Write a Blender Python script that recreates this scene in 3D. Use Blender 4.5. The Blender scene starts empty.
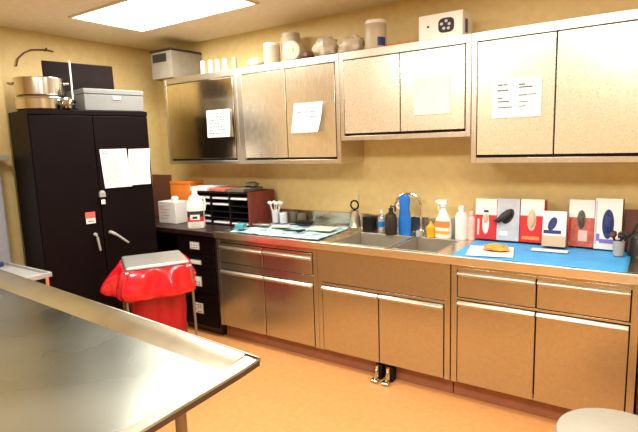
import bpy, bmesh, math, random
from mathutils import Vector, Matrix, noise
random.seed(4)
scn = bpy.context.scene
COL = scn.collection
PI = math.pi

# ------------------------------------------------------------------ materials
def mat(name, col, rough=.5, metal=0, var=.10, scale=9., bump=0., stretch=(1, 1, 1), emit=0, trans=0, rvar=0., spec=.5, coat=0, detail=4):
    m = bpy.data.materials.new(name); m.use_nodes = True
    nt = m.node_tree; N = nt.nodes; L = nt.links
    b = N['Principled BSDF']
    tc = N.new('ShaderNodeTexCoord'); mp = N.new('ShaderNodeMapping'); mp.inputs['Scale'].default_value = stretch
    nz = N.new('ShaderNodeTexNoise'); nz.inputs['Scale'].default_value = scale; nz.inputs['Detail'].default_value = detail
    L.new(tc.outputs['Object'], mp.inputs['Vector']); L.new(mp.outputs['Vector'], nz.inputs['Vector'])
    rp = N.new('ShaderNodeValToRGB')
    rp.color_ramp.elements[0].position = .3; rp.color_ramp.elements[1].position = .7
    rp.color_ramp.elements[0].color = tuple(max(0, c * (1 - var)) for c in col) + (1,)
    rp.color_ramp.elements[1].color = tuple(min(1, c * (1 + var)) for c in col) + (1,)
    L.new(nz.outputs['Fac'], rp.inputs['Fac']); L.new(rp.outputs['Color'], b.inputs['Base Color'])
    b.inputs['Roughness'].default_value = rough; b.inputs['Metallic'].default_value = metal
    b.inputs['Specular IOR Level'].default_value = spec
    if coat: b.inputs['Coat Weight'].default_value = coat; b.inputs['Coat Roughness'].default_value = .15
    if trans: b.inputs['Transmission Weight'].default_value = trans
    if emit:
        b.inputs['Emission Color'].default_value = tuple(col) + (1,); b.inputs['Emission Strength'].default_value = emit
    if rvar:
        mr = N.new('ShaderNodeMapRange'); mr.inputs['To Min'].default_value = rough - rvar; mr.inputs['To Max'].default_value = rough + rvar
        L.new(nz.outputs['Fac'], mr.inputs['Value']); L.new(mr.outputs['Result'], b.inputs['Roughness'])
    if bump:
        bp = N.new('ShaderNodeBump'); bp.inputs['Strength'].default_value = bump; bp.inputs['Distance'].default_value = .01
        L.new(nz.outputs['Fac'], bp.inputs['Height']); L.new(bp.outputs['Normal'], b.inputs['Normal'])
    return m

M = dict(
    wall=mat('wall_paint', (.70, .54, .235), .6, var=.055, scale=16, bump=.15),
    ceil=mat('ceiling_paint', (.78, .69, .52), .8, var=.05, scale=20, bump=.1),
    floor=mat('floor_vinyl', (.60, .285, .095), .38, var=.08, scale=26, rvar=.06, spec=.35),
    steel=mat('brushed_steel', (.68, .63, .53), .25, 1, var=.08, scale=45, stretch=(1, 1, .35), rvar=.05, bump=.02),
    steelglare=mat('door_steel_glare', (.87, .82, .68), .28, .74, var=.04, scale=60, rvar=.03),  # same door steel, made paler and less metallic to paint in the glare
    bowlsteel=mat('bowl_steel', (.50, .46, .37), .32, .65, var=.05),
    steelhalfglare=mat('door_steel_half_glare', (.80, .74, .60), .24, .86, var=.08, scale=45, stretch=(1, 1, .35), rvar=.05, bump=.02),  # same door steel with part of the glare put into its colour
    steelnoglare=mat('door_steel_no_glare', (.78, .68, .50), .16, 1, var=.07, scale=30, stretch=(1, 1, .35), rvar=.04, bump=.015),  # same door steel without painted glare, smoother to mirror the dark locker
    steelbase=mat('base_steel', (.52, .475, .36), .23, .92, var=.06, scale=60, rvar=.04),
    steelleg=mat('leg_steel', (.30, .29, .27), .35, .8, var=.05),
    pan=mat('pan_steel', (.40, .42, .37), .28, 1, var=.14, scale=2.2, rvar=.05, detail=1),
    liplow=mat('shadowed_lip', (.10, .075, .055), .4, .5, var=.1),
    boardblack=mat('matt_black_board', (.010, .006, .006), .8, var=.2, spec=.1),
    casegrey=mat('case_grey', (.20, .205, .20), .5, var=.05, spec=.2),
    steelframe=mat('steel_frame', (.70, .66, .57), .34, 1, var=.06, scale=40, rvar=.05),
    steeltop=mat('steel_top', (.70, .65, .56), .27, 1, var=.08, scale=6, rvar=.08),
    tablesteel=mat('table_steel', (.58, .56, .44), .30, 1, var=.08, scale=5, rvar=.08),
    lip=mat('steel_lip', (.9, .86, .76), .28, 1, var=.03),
    chrome=mat('chrome', (.82, .82, .80), .12, 1, var=.02),
    plinth=mat('rubber_plinth', (.30, .12, .065), .45, var=.15),
    black=mat('black_paint', (.008, .006, .006), .5, var=.2, spec=.2),
    locker=mat('locker_enamel', (.0055, .0026, .003), .5, var=.15, scale=5, spec=.09),
    dark=mat('dark_laminate', (.022, .008, .007), .35, var=.2, scale=10),
    brownwood=mat('brown_board', (.11, .032, .018), .5, var=.2, scale=5, stretch=(1, 1, 6)),
    redwood=mat('red_brown_wood', (.16, .022, .014), .4, var=.2, scale=6, stretch=(1, 6, 1)),
    paper=mat('paper', (.78, .77, .74), .7, var=.02),
    creampaper=mat('cream_paper', (.90, .85, .66), .7, var=.02),
    ink=mat('ink', (.10, .10, .12), .7),
    white=mat('white_plastic', (.82, .80, .75), .35, var=.03),
    offwhite=mat('off_white_plastic', (.50, .43, .30), .45, var=.05),
    grey=mat('grey_enamel', (.36, .37, .36), .4, var=.05),
    lidgrey=mat('hamper_lid', (.46, .46, .42), .33, .6, var=.06),
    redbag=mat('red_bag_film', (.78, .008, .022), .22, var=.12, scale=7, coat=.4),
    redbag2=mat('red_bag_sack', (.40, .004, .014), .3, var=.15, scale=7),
    orange=mat('orange_card', (.74, .20, .02), .6),
    card=mat('cardboard', (.25, .22, .165), .75, var=.10, scale=12),
    blue=mat('blue_plastic', (.01, .17, .62), .35),
    bluemat=mat('blue_pad', (.05, .38, .80), .5, var=.10, scale=10, bump=.3),
    drape=mat('pale_blue_drape', (.40, .58, .64), .6, var=.55, scale=14, bump=.9),
    teal=mat('teal_plastic', (.05, .33, .38), .4),
    palegreen=mat('pale_green_paper', (.55, .66, .50), .7, var=.15, scale=14),
    palepink=mat('pale_pink_plastic', (.72, .52, .46), .4),
    yellow=mat('yellow_plastic', (.80, .42, .02), .4),
    orangeink=mat('orange_label', (.78, .25, .06), .5),
    red=mat('red_card', (.60, .022, .025), .5, var=.12),
    redpale=mat('faded_red_card', (.55, .12, .08), .5, var=.25, scale=30),
    bluecard=mat('blue_grey_card', (.50, .53, .57), .5, var=.10, scale=20),
    navy=mat('navy_print', (.015, .035, .15), .45),
    oval=mat('dark_opening', (.02, .016, .02), .6),
    olive=mat('olive_opening', (.12, .10, .07), .6),
    skin=mat('peach_glove', (.80, .48, .32), .55),
    violet=mat('violet_print', (.22, .16, .55), .5),
    tan=mat('tan_card', (.55, .43, .30), .6),
    glassy=mat('clear_plastic', (.80, .86, .86), .12, trans=.75, var=.02),
    film=mat('plastic_bag', (.60, .52, .40), .35, var=.12, scale=12, bump=.4),
    pot=mat('pot_steel', (.62, .60, .54), .2, 1, var=.06),
    bowlblack=mat('dark_pan', (.03, .025, .02), .35),
    stool=mat('stool_vinyl', (.34, .32, .26), .45, var=.06, scale=12, bump=.1),
    sponge=mat('orange_sponge', (.85, .33, .06), .8, var=.3, scale=30, bump=.5),
    glow=mat('light_diffuser', (1.0, .97, .90), .5, emit=9.0, var=0),
    beige=mat('beige_frame', (.68, .62, .48), .5),
    pinkred=mat('pink_red_label', (.75, .12, .10), .5),
    purplebrown=mat('purple_brown_enamel', (.075, .022, .024), .28, var=.1, spec=.5),
    bluegrey=mat('blue_grey_enamel', (.40, .43, .50), .4, var=.05),
    fridge=mat('dark_fridge', (.06, .02, .022), .3, var=.1),
)

# ------------------------------------------------------------------ mesh building
class MB:
    def __init__(s): s.bm = bmesh.new(); s.mi = 0; s.mats = []
    def use(s, m):
        m = M[m]
        if m not in s.mats: s.mats.append(m)
        s.mi = s.mats.index(m); return s
    def _f(s, vs):
        try: f = s.bm.faces.new(vs); f.material_index = s.mi; f.smooth = True; return f
        except ValueError: return None
    def box(s, x0, x1, y0, y1, z0, z1, T=None):
        P = [(x0, y0, z0), (x1, y0, z0), (x1, y1, z0), (x0, y1, z0), (x0, y0, z1), (x1, y0, z1), (x1, y1, z1), (x0, y1, z1)]
        v = [s.bm.verts.new(T @ Vector(p) if T else p) for p in P]
        for f in ((3, 2, 1, 0), (4, 5, 6, 7), (0, 1, 5, 4), (1, 2, 6, 5), (2, 3, 7, 6), (3, 0, 4, 7)): s._f([v[i] for i in f])
        return s
    def rings(s, R, closed=True, caps=True):
        V = [[s.bm.verts.new(p) for p in r] for r in R]
        n = len(V[0])
        for a, b in zip(V, V[1:]):
            for i in range(n if closed else n - 1):
                j = (i + 1) % n
                s._f([a[i], a[j], b[j], b[i]])
        if caps and closed:
            s._f(V[0][::-1]); s._f(V[-1])
        return s
    def lathe(s, prof, c=(0, 0, 0), n=28, sx=1, sy=1, T=None):
        R = []
        for r, z in prof:
            r = max(r, 1e-4)
            ring = [Vector((c[0] + r * sx * math.cos(2 * PI * i / n), c[1] + r * sy * math.sin(2 * PI * i / n), c[2] + z)) for i in range(n)]
            R.append([T @ p for p in ring] if T else ring)
        return s.rings(R)
    def tube(s, pts, r, n=10):
        pts = [Vector(p) for p in pts]; R = []; up = Vector((.13, .21, 1)).normalized()
        for i, p in enumerate(pts):
            t = (pts[min(i + 1, len(pts) - 1)] - pts[max(i - 1, 0)]).normalized()
            a = t.cross(up)
            if a.length < .05: a = t.cross(Vector((1, 0, 0)))
            a.normalize(); b = t.cross(a); up = up if i == 0 else up
            rr = r[i] if isinstance(r, (list, tuple)) else r
            R.append([p + (a * math.cos(2 * PI * k / n) + b * math.sin(2 * PI * k / n)) * rr for k in range(n)])
        return s.rings(R)
    def prism(s, poly, vec):
        a = [s.bm.verts.new(p) for p in poly]; b = [s.bm.verts.new(Vector(p) + Vector(vec)) for p in poly]
        n = len(a)
        for i in range(n): s._f([a[i], a[(i + 1) % n], b[(i + 1) % n], b[i]])
        s._f(a[::-1]); s._f(b); return s
    def grid(s, fn, nu, nv):
        V = [[s.bm.verts.new(fn(i / nu, j / nv)) for i in range(nu + 1)] for j in range(nv + 1)]
        for j in range(nv):
            for i in range(nu): s._f([V[j][i], V[j][i + 1], V[j + 1][i + 1], V[j + 1][i]])
        return s
    def quad(s, pts): s._f([s.bm.verts.new(p) for p in pts]); return s
    def build(s, name, parent=None, m=None, bevel=0, seg=2, solid=0, sub=0, ang=35, loc=None):
        if m: s.mats = [M[m]] if not s.mats else s.mats
        bm = s.bm
        bmesh.ops.recalc_face_normals(bm, faces=bm.faces)
        for e in bm.edges:
            if len(e.link_faces) == 2: e.smooth = e.calc_face_angle(0) < math.radians(ang)
        me = bpy.data.meshes.new(name); bm.to_mesh(me); bm.free()
        for mm in s.mats: me.materials.append(mm)
        o = bpy.data.objects.new(name, me); COL.objects.link(o)
        if parent: o.parent = parent
        if loc: o.location = loc
        if solid:
            k = o.modifiers.new('solid', 'SOLIDIFY'); k.thickness = solid; k.offset = 0
        if sub:
            k = o.modifiers.new('sub', 'SUBSURF'); k.levels = sub; k.render_levels = sub
        if bevel:
            k = o.modifiers.new('bevel', 'BEVEL'); k.width = bevel; k.segments = seg; k.limit_method = 'ANGLE'; k.angle_limit = math.radians(40)
        return o

def tag(o, label, cat, group=None, kind=None):
    o['label'] = label; o['category'] = cat
    if group: o['group'] = group
    if kind: o['kind'] = kind
    return o
def thing(name, label, cat, loc=(0, 0, 0), rz=0, group=None):
    o = bpy.data.objects.new(name, None); COL.objects.link(o); o.empty_display_size = .05
    o.location = loc; o.rotation_euler = (0, 0, rz)
    return tag(o, label, cat, group)
def struct(o): o['kind'] = 'structure'; return o
def dup(root, loc, rz, label, group=None):
    r = root.copy(); COL.objects.link(r); r.location = loc; r.rotation_euler = (0, 0, rz); r['label'] = label
    if group: r['group'] = group
    for ch in list(root.children):
        c = ch.copy(); COL.objects.link(c); c.parent = r
        for g in list(ch.children):
            d = g.copy(); COL.objects.link(d); d.parent = c
    return r
def arc(c, r, a0, a1, n, ax=(1, 0, 0), ay=(0, 0, 1)):
    c, ax, ay = Vector(c), Vector(ax), Vector(ay)
    return [c + ax * r * math.cos(a0 + (a1 - a0) * i / n) + ay * r * math.sin(a0 + (a1 - a0) * i / n) for i in range(n + 1)]

XL, YB, ZC = -4.377, 3.498, 2.599          # wall on the left, cabinet wall, ceiling
XR, YF = 1.7, -1.9
YU, YC = 3.148, 2.838                      # fronts of wall cabinets and of base cabinets
ZK = .91                                   # worktop height

# ------------------------------------------------------------------ the room
struct(MB().box(XL - .2, XR + .2, YF - .2, YB + .2, -.1, 0).build('floor', m='floor'))
struct(MB().box(XL - .2, XR + .2, YF - .2, YB + .2, ZC, ZC + .1).build('ceiling', m='ceil'))
struct(MB().box(XL - .2, XR + .2, YB, YB + .15, 0, ZC).build('wall_back', m='wall'))
w = MB().box(XL - .2, XL, 1.93, YB, 0, ZC).box(XL - .2, -4.25, YF, 1.93, 0, ZC)
struct(w.build('wall_left', m='wall'))
struct(MB().box(XR, XR + .15, YF, YB, 0, ZC).build('wall_right', m='wall'))
struct(MB().box(XL - .2, XR + .2, YF - .15, YF, 0, ZC).build('wall_front', m='wall'))

# fluorescent ceiling fixture
lt = thing('ceiling_light', 'long bright fluorescent panel recessed in the cream ceiling', 'ceiling light', (-3.05, 2.525, ZC))
lx, ly = .635, .31
f = MB()
for a in ((-lx - .02, lx + .02, -ly - .02, -ly), (-lx - .02, lx + .02, ly, ly + .02), (-lx - .02, -lx, -ly, ly), (lx, lx + .02, -ly, ly)): f.box(*a, -.012, -.001)
f.build('frame', lt, 'beige')
MB().box(-lx, lx, -ly, ly, -.008, -.002).build('diffuser', lt, 'glow')

# ------------------------------------------------------------------ wall cabinets
def wall_cabinet(x0, x1, zb, label, skin='steelglare', leaves=2):
    zt = 2.232; w = x1 - x0; h = zt - zb; d = YB - YU - .003
    t = thing('wall_cabinet', label, 'wall cabinet', (x0, YU, zb), 0, 'steel wall cabinets over the worktop')
    st = .032
    c = MB().use('steelframe')
    c.box(0, .012, .012, d, 0, h).box(w - .012, w, .012, d, 0, h).box(.012, w - .012, .012, d, h - .012, h).box(.012, w - .012, .012, d, .020, .032).box(.012, w - .012, d - .01, d, .032, h - .012)
    c.box(0, st, 0, .012, 0, h).box(w - st, w, 0, .012, 0, h).box(st, w - st, 0, .012, h - .052, h).box(st, w - st, 0, .012, 0, .032)
    c.build('carcass', t, bevel=.0015)
    z0, z1 = .050, h - .059
    mid = w / 2
    for a, b in (((st + .006, mid - .004), (mid + .004, w - st - .006)) if leaves == 2 else ((st + .006, w - st - .006),)):
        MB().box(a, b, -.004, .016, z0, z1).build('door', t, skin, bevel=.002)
    # black sheet close behind the doors stands in for shade in the gaps
    MB().use('black').box(st, w - st, .020, .024, .032, h - .052).build('dark_backing', t)
    return t
wc1 = wall_cabinet(-3.845, -2.935, 1.446, 'steel wall cabinet farthest from the glove boxes, half dark, under the rolls', 'steelnoglare', 1)
MB().use('steelframe').box(.911, .938, .006, .345, 0, .786).build('filler_strip', wc1)
wall_cabinet(-2.905, -1.930, 1.446, 'steel wall cabinet with a tilted paper taped on its paler door', 'steelhalfglare')
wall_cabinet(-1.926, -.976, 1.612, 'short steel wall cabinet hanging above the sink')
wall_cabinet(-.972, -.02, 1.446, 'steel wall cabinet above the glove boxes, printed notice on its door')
# ------------------------------------------------------------------ base cabinets
def lip(t, a, b, zt, parent):
    MB().use('lip').prism([(a, -.004, zt), (a, -.024, zt - .012), (a, -.024, zt - .017), (a, -.004, zt - .034)], (b - a, 0, 0)).build('pull_handle', parent, bevel=.002)
def base_cabinet(x0, x1, label, drawers, door_top, panel=None):
    w = x1 - x0; h = .864; d = YB - YC - .02; zb = .115
    t = thing('base_cabinet', label, 'base cabinet', (x0, YC, 0), 0, 'steel base cabinets under the worktop')
    st = .035
    c = MB().use('steelbase')
    c.box(0, .012, .012, d, zb, h).box(w - .012, w, .012, d, zb, h).box(.012, w - .012, .012, d, zb, zb + .012).box(.012, w - .012, d - .012, d, zb + .012, h)
    c.box(0, st, 0, .012, zb, h).box(w - st, w, 0, .012, zb, h).box(st, w - st, 0, .012, h - .035, h).box(st, w - st, .022, .034, zb, zb + .03)
    c.box(st, w - st, 0, .012, door_top + .006, (panel or drawers)[0] - .006)
    c.build('carcass', t, bevel=.0015)
    MB().use('black').box(st, w - st, .022, .026, zb + .03, h - .035).build('dark_backing', t)  # added black sheet that darkens the door gaps as shade would
    MB().box(.0, w, .06, .075, 0.001, zb).build('plinth', t, 'plinth')
    mid = w / 2
    cols = ((st + .006, mid - .004), (mid + .004, w - st - .006))
    for a, b in cols:
        o = MB().box(a, b, -.004, .018, zb + .006, door_top).build('door', t, 'steelbase', bevel=.002)
        lip(t, a, b, door_top, o)
        if drawers:
            o = MB().box(a, b, -.004, .018, drawers[0], drawers[1]).build('drawer', t, 'steelbase', bevel=.002)
            lip(t, a, b, drawers[1] - .02, o)
    if panel:
        MB().box(.006, w - .006, -.004, .018, panel[0], .862).build('sink_panel', t, 'steelbase', bevel=.002)
    return t
base_cabinet(-2.965, -1.965, 'steel base cabinet beside the dark desk, below the pale blue drape', (.665, .822), .598)
base_cabinet(-1.963, -.992, 'steel base cabinet below the sink with pedals at its foot', None, .598, (.628, .826))
base_cabinet(-.985, -.028, 'steel base cabinet below the bright blue pad', (.665, .845), .64)

# dark refrigerator beyond the steel run
fr = thing('undercounter_refrigerator', 'dark purple brown appliance beyond the last steel base cabinet', 'refrigerator', (-.022, YC, 0))
MB().box(0, .6, .03, .6, .06, .862).build('housing', fr, 'purplebrown', bevel=.004)
MB().box(.004, .596, .0, .028, .12, .855).build('door', fr, 'purplebrown', bevel=.006)
MB().box(0.02, .58, .06, .58, .001, .06).build('plinth', fr, 'black')

# worktop with two sink basins
b = MB().use('steeltop')
CX0, CX1, CY0, CY1 = -2.962, .62, YC - .022, YB - .003
S = ((-1.868, -1.428), (-1.402, -1.088)); SY0, SY1 = 2.872, 3.30
zt, zs = ZK, .868
b.box(CX0, CX1, CY0, SY0, zs, zt).box(CX0, CX1, SY1, CY1, zs, zt)
b.box(CX0, S[0][0], SY0, SY1, zs, zt).box(S[0][1], S[1][0], SY0, SY1, zs, zt).box(S[1][1], CX1, SY0, SY1, zs, zt)
b.use('lip').box(CX0, CX1, CY0 - .006, CY0 + .012, zs - .004, zt + .006)
b.use('steeltop').box(CX0 + .12, CX1, CY1 - .022, CY1, zt, zt + .118)
wt = b.build('worktop', bevel=.003)
tag(wt, 'long steel worktop with upstand carrying the sink, drape and blue pad', 'worktop')
sk = thing('sink', 'double bowl steel sink let into the worktop', 'sink', ((S[0][0] + S[1][1]) / 2, SY0, ZK))
for a, c in S:
    g = 0.001; a -= sk.location.x - g; c -= sk.location.x + g
    D = SY1 - SY0 - g; z = -.19
    q = MB().use('bowlsteel')
    q.box(a, a + .006, g, D, z, .001).box(c - .006, c, g, D, z, .001).box(a + .006, c - .006, g, g + .006, z, .001).box(a + .006, c - .006, D - .006, D, z, .001).box(a, c, g, D, z - .006, z)
    bo = q.build('bowl', sk, bevel=.002)
    MB().lathe([(.045, z), (.045, z + .003), (.03, z + .004), (.0, z + .002)], ((a + c) / 2, D / 2, 0)).build('drain', bo, 'chrome')

# foot pedals for the taps
def pedal(x, label):
    t = thing('foot_pedal', label, 'foot pedal', (x, 2.832, 0), 0, 'tap pedals below the sink')
    MB().box(-.026, .026, .0, .062, .002, .10).build('housing', t, 'black', bevel=.004)
    MB().tube([(0, .0, .085), (0, -.022, .075), (0, -.032, .045), (0, -.042, .022)], .009).build('arm', t, 'chrome')
    MB().box(-.028, .028, -.07, -.025, .008, .020).build('pad', t, 'chrome', bevel=.004)
    MB().lathe([(.012, .024), (.012, .105)], (.0, -.012, 0), n=14).build('valve', t, 'chrome')
    return t
p1 = pedal(-1.487, 'foot pedal below the sink, the one nearer the dark desk')
dup(p1, (-1.407, 2.832, 0), 0, 'foot pedal below the sink, the one nearer the glove boxes')

# ------------------------------------------------------------------ dark desk and drawers
dk = thing('desk', 'dark brown desk end with pale labels on its drawers, beside the steel cabinets', 'desk', (-2.985, 2.80, 0))
MB().box(-1.30, .018, 0, .69, .868, .909).build('desk_top', dk, 'dark', bevel=.004)
MB().box(-1.29, -1.26, .03, .66, 0.001, .868).build('side_panel', dk, 'dark')
MB().box(-1.26, -.46, .60, .62, .25, .868).build('dark_backing', dk, 'dark')
q = MB().use('dark').box(-.46, -.445, .04, .67, .04, .867).box(-.002, .012, .04, .67, .04, .867).box(-.445, -.002, .65, .67, .04, .867).box(-.445, -.002, .06, .65, .04, .055)
q.box(-.45, 0, .08, .62, .001, .04).build('drawer_housing', dk)
for z0, z1, lz, lh, lw in ((.705, .855, .775, .052, .10), (.575, .698, .632, .026, .12), (.365, .568, .465, .075, .10), (.075, .358, .225, .08, .095)):
    dr = MB().use('locker').box(-.442, -.006, .026, .046, z0, z1).build('drawer', dk, bevel=.003)
    q = MB().use('grey').box(-.225 - lw / 2 - .006, -.225 + lw / 2 + .006, .020, .026, lz - lh / 2 - .006, lz + lh / 2 + .006)
    q.use('paper').box(-.225 - lw / 2, -.225 + lw / 2, .0165, .020, lz - lh / 2, lz + lh / 2)
    q.use('ink')
    for k in range(int(lh / .02)):
        for i in range(3):
            if random.random() < .7:
                xx = -.225 - lw / 2 + .01 + i * lw * .31; zz = lz - lh / 2 + .008 + k * .02
                q.box(xx, xx + lw * .2, .0155, .0165, zz, zz + .007)
    lb = q.build('label_holder', dr)
    MB().tube(arc((-.225, .026, lz + lh / 2 + .03), .03, PI, 2 * PI, 8, (1, 0, 0), (0, -.6, .3)), .004, 6).build('handle', dr, 'black')

# ------------------------------------------------------------------ black locker
LN = Vector((-3.615, 1.779, 0)); LRZ = math.radians(90 - 9.3)
lk = thing('locker', 'tall black two door steel locker with papers taped on one door', 'locker', LN, LRZ)
LW, LD, LH = .887, .44, 1.90
q = MB().use('locker').box(0, .015, .02, LD, .0, LH).box(LW - .015, LW, .02, LD, 0, LH).box(.015, LW - .015, .02, LD, LH - .02, LH).box(.015, LW - .015, LD - .015, LD, 0, LH - .02).box(.015, LW - .015, .02, LD - .015, .06, .08)
q.box(0, LW, 0.002, .02, LH - .035, LH).box(0, LW, .002, .02, 0, .07)
q.build('carcass', lk, bevel=.003)
d1 = MB().box(.006, .436, 0, .02, .075, LH - .04).build('door', lk, 'locker', bevel=.003)
d2 = MB().box(.442, LW - .006, 0, .02, .075, LH - .04).build('door', lk, 'locker', bevel=.003)
MB().tube([(.490, -.002, .962), (.494, -.03, .96), (.522, -.036, .942), (.615, -.036, .862)], [.014, .013, .010, .008], 10).build('handle', d2, 'grey')
MB().tube([(.372, -.002, .962), (.372, -.03, .962), (.376, -.032, .94), (.39, -.032, .836)], [.014, .012, .009, .008], 10).build('handle', d1, 'grey')
q = MB().use('grey').box(.430, .475, -.022, -.001, 1.245, 1.275).lathe([(.020, 0), (.020, .02), (.012, .024)], n=16, T=Matrix.Translation((.453, -.001, 1.275)) @ Matrix.Rotation(PI / 2, 4, 'X'))
q.use('paper').box(.435, .465, -.026, -.022, 1.19, 1.225).use('black').box(.433, .468, -.022, -.001, 1.185, 1.23).build('padlock_hasp', d2)
q = MB().use('pinkred').box(.314, .388, -.002, 0, 1.09, 1.138).use('paper').box(.316, .386, -.003, 0, 1.05, 1.09).use('pinkred').box(.33, .372, -.0035, -.003, 1.063, 1.072)
s_ = q.build('sticker', d1); s_['label'] = 'small red and white sticker'

# papers taped to things: built in the taped surface's own frame
def sheet(name, label, cat, w, h, T, m='paper', lines=None, curl=.0, group=None, skew=0, notch=False):
    q = MB().use(m)
    def fn(u, v):
        y = -.004 - curl * (max(0, u - .6) * 1.5 + max(0, .5 - v) * .7) ** 2
        return Vector((u * w + skew * v, y, v * h))
    q.grid(fn, 10, 10)
    q.use('ink')
    for (u0, u1, v, th) in lines or []:
        a, b = fn(u0, v), fn(u1, v); o = Vector((0, -.0015, 0)); zz = Vector((0, 0, th * h))
        q.quad([a + o, b + o, b + o + zz, a + o + zz])
    o = q.build(name, solid=0); o.matrix_world = T
    return tag(o, label, cat, group)
def rows(u0, u1, v0, v1, n, th, short=.5):
    out = []
    for i in range(n):
        v = v1 - (v1 - v0) * i / max(1, n - 1); u = u0; end = u0 + (u1 - u0) * random.uniform(short, 1)
        while u < end:
            l = min(random.uniform(.05, .13), end - u)
            if l > .02: out.append((u, u + l, v, th))
            u += l + .03
    return out
TL = Matrix.Translation(LN) @ Matrix.Rotation(LRZ, 4, 'Z')
def at_locker(s, z, d=-.001, rot=0): return TL @ Matrix.Translation((s, d, z)) @ Matrix.Rotation(rot, 4, 'Y')
sheet('paper_sheet', 'white printed sheet on the locker door, the wider one nearer the door gap', 'paper', .208, .300, at_locker(.482, 1.308), lines=rows(.08, .3, .88, .93, 2, .02) + rows(.08, .9, .12, .8, 14, .010), curl=.03, group='sheets on the locker', skew=-.016)
sheet('paper_sheet', 'white printed sheet on the locker door, nearer the wall cabinets', 'paper', .178, .288, at_locker(.672, 1.315, rot=.0), lines=rows(.08, .9, .12, .88, 13, .010), curl=.03, group='sheets on the locker', skew=.025)
def at_cab(x, z, rot=0): return Matrix.Translation((x, YU - .0055, z)) @ Matrix.Rotation(rot, 4, 'Y')
sheet('paper_sheet', 'white sheet of printed lines taped on the dark wall cabinet door', 'paper', .285, .232, at_cab(-3.297, 1.680), lines=rows(.1, .9, .12, .85, 7, .045), curl=.02)
sheet('paper_sheet', 'crooked curled white sheet taped on the wall cabinet door beside the sink', 'paper', .278, .222, at_cab(-2.372, 1.684, .0), lines=rows(.15, .45, .62, .68, 1, .03) + rows(.6, .9, .5, .68, 2, .03) + rows(.08, .95, .30, .32, 1, .015), curl=.05, skew=.035)
sheet('paper_sheet', 'blank cream sheet taped on the short wall cabinet above the sink', 'paper', .247, .236, at_cab(-1.350, 1.763), 'creampaper', curl=.0)
txt = [(.12, .22, .84, .035), (.24, .32, .84, .03), (.10, .34, .70, .03), (.12, .22, .50, .03), (.12, .36, .41, .03), (.13, .42, .26, .025), (.55, .68, .82, .03), (.55, .82, .75, .03), (.55, .72, .55, .025), (.74, .90, .56, .02), (.56, .74, .38, .02), (.56, .70, .27, .02)]
sheet('notice', 'white printed notice in two columns on the wall cabinet door above the glove boxes', 'notice', .278, .225, at_cab(-.845, 1.715), lines=txt, curl=.0)

# ------------------------------------------------------------------ on top of the locker
def on_locker(s, d, z=LH): return TL @ Vector((s, d, z))
# stacked pans
def pan(name, label, c, prof, m, handles=True):
    t = thing(name, label, 'pot', c, LRZ, None)
    MB().lathe(prof, n=36).build('bowl', t, m)
    rim_r, rim_z = prof[-3][0], prof[-3][1]
    MB().tube(arc((0, 0, rim_z), rim_r, 0, 2 * PI, 40, (1, 0, 0), (0, 1, 0)), .006, 8).build('rim', t, m)
    if handles:
        for a in (-.4, PI - .4):
            c_, s_ = math.cos(a), math.sin(a); r = rim_r + .002; z = rim_z - .03
            MB().tube([(r * c_ - .04 * s_, r * s_ + .04 * c_, z), ((r + .035) * c_ - .03 * s_, (r + .035) * s_ + .03 * c_, z), ((r + .035) * c_ + .03 * s_, (r + .035) * s_ - .03 * c_, z), (r * c_ + .04 * s_, r * s_ - .04 * c_, z)], .006, 8).build('handle', t, m)
    return t
pc = on_locker(.165, .225)
pan('basin', 'shiny steel basin on the locker, underneath the other pan', pc, [(.0, 0), (.145, 0), (.162, .015), (.166, .09), (.160, .09), (.0, .012)], 'pot', False)
pan('cooking_pot', 'steel pot stacked on the shiny basin atop the locker', pc + Vector((0, 0, .100)), [(.0, 0), (.150, 0), (.164, .015), (.166, .130), (.160, .130), (.150, .02), (.0, .012)], 'pot')
q = MB().use('white')
def blob(q, c, r, n=16, seed=0, sz=1., amp=.35):
    R = []
    for j in range(1, 10):
        ph = PI * j / 10; ring = []
        for i in range(n):
            th = 2 * PI * i / n
            v = Vector((math.sin(ph) * math.cos(th), math.sin(ph) * math.sin(th), -math.cos(ph)))
            k = 1 + amp * noise.noise(v * 2.3 + Vector((seed, 0, 0)))
            ring.append(Vector(c) + Vector((v.x * r[0] * k, v.y * r[1] * k, max(-.98, v.z * k) * r[2])))
        R.append(ring)
    return q.rings(R)
c = on_locker(.285, .042)
o = blob(MB().use('pot'), (0, 0, .045), (.045, .035, .046), seed=3, amp=.5).build('foil_package', loc=c, ang=20)
tag(o, 'crumpled shiny foil package on the locker beside the pot', 'package')
c = on_locker(.358, .12)
rs = thing('rod_stand', 'thin white upright rod on a dark foot atop the locker', 'stand', c)
MB().lathe([(.028, 0), (.028, .012), (.015, .02), (.012, .05)]).build('base', rs, 'black')
MB().tube([(0, 0, .02), (0, 0, .37)], .006, 8).build('rod', rs, 'white')
MB().tube([(-.02, -.0, .085), (.02, 0, .065)], .012, 8).build('clamp', rs, 'black')
gb = thing('storage_case', 'flat pale grey metal case lying on the locker', 'case', on_locker(.40, .02), LRZ)
MB().box(0, .475, 0, .34, .002, .125).build('case_body', gb, 'casegrey', bevel=.006)
MB().box(-.003, .478, -.003, .343, .126, .165).build('lid', gb, 'casegrey', bevel=.006)
MB().box(.22, .28, -.006, -.0035, .09, .112).build('latch', gb, 'paper')
# dark board leaning on the wall behind
A, B = on_locker(.268, .405, LH + .003), on_locker(.82, .405, LH + .003)
q = MB().use('brownwood').box(0, .555, 0, .018, 0, .402)
o = q.build('board', bevel=.003); o.matrix_world = Matrix.Translation(A) @ Matrix.Rotation(LRZ, 4, 'Z') @ Matrix.Rotation(-.03, 4, 'X')
o.data.materials.clear(); o.data.materials.append(M['boardblack'])
tag(o, 'large black board standing on the locker behind the grey case', 'board')
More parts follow.
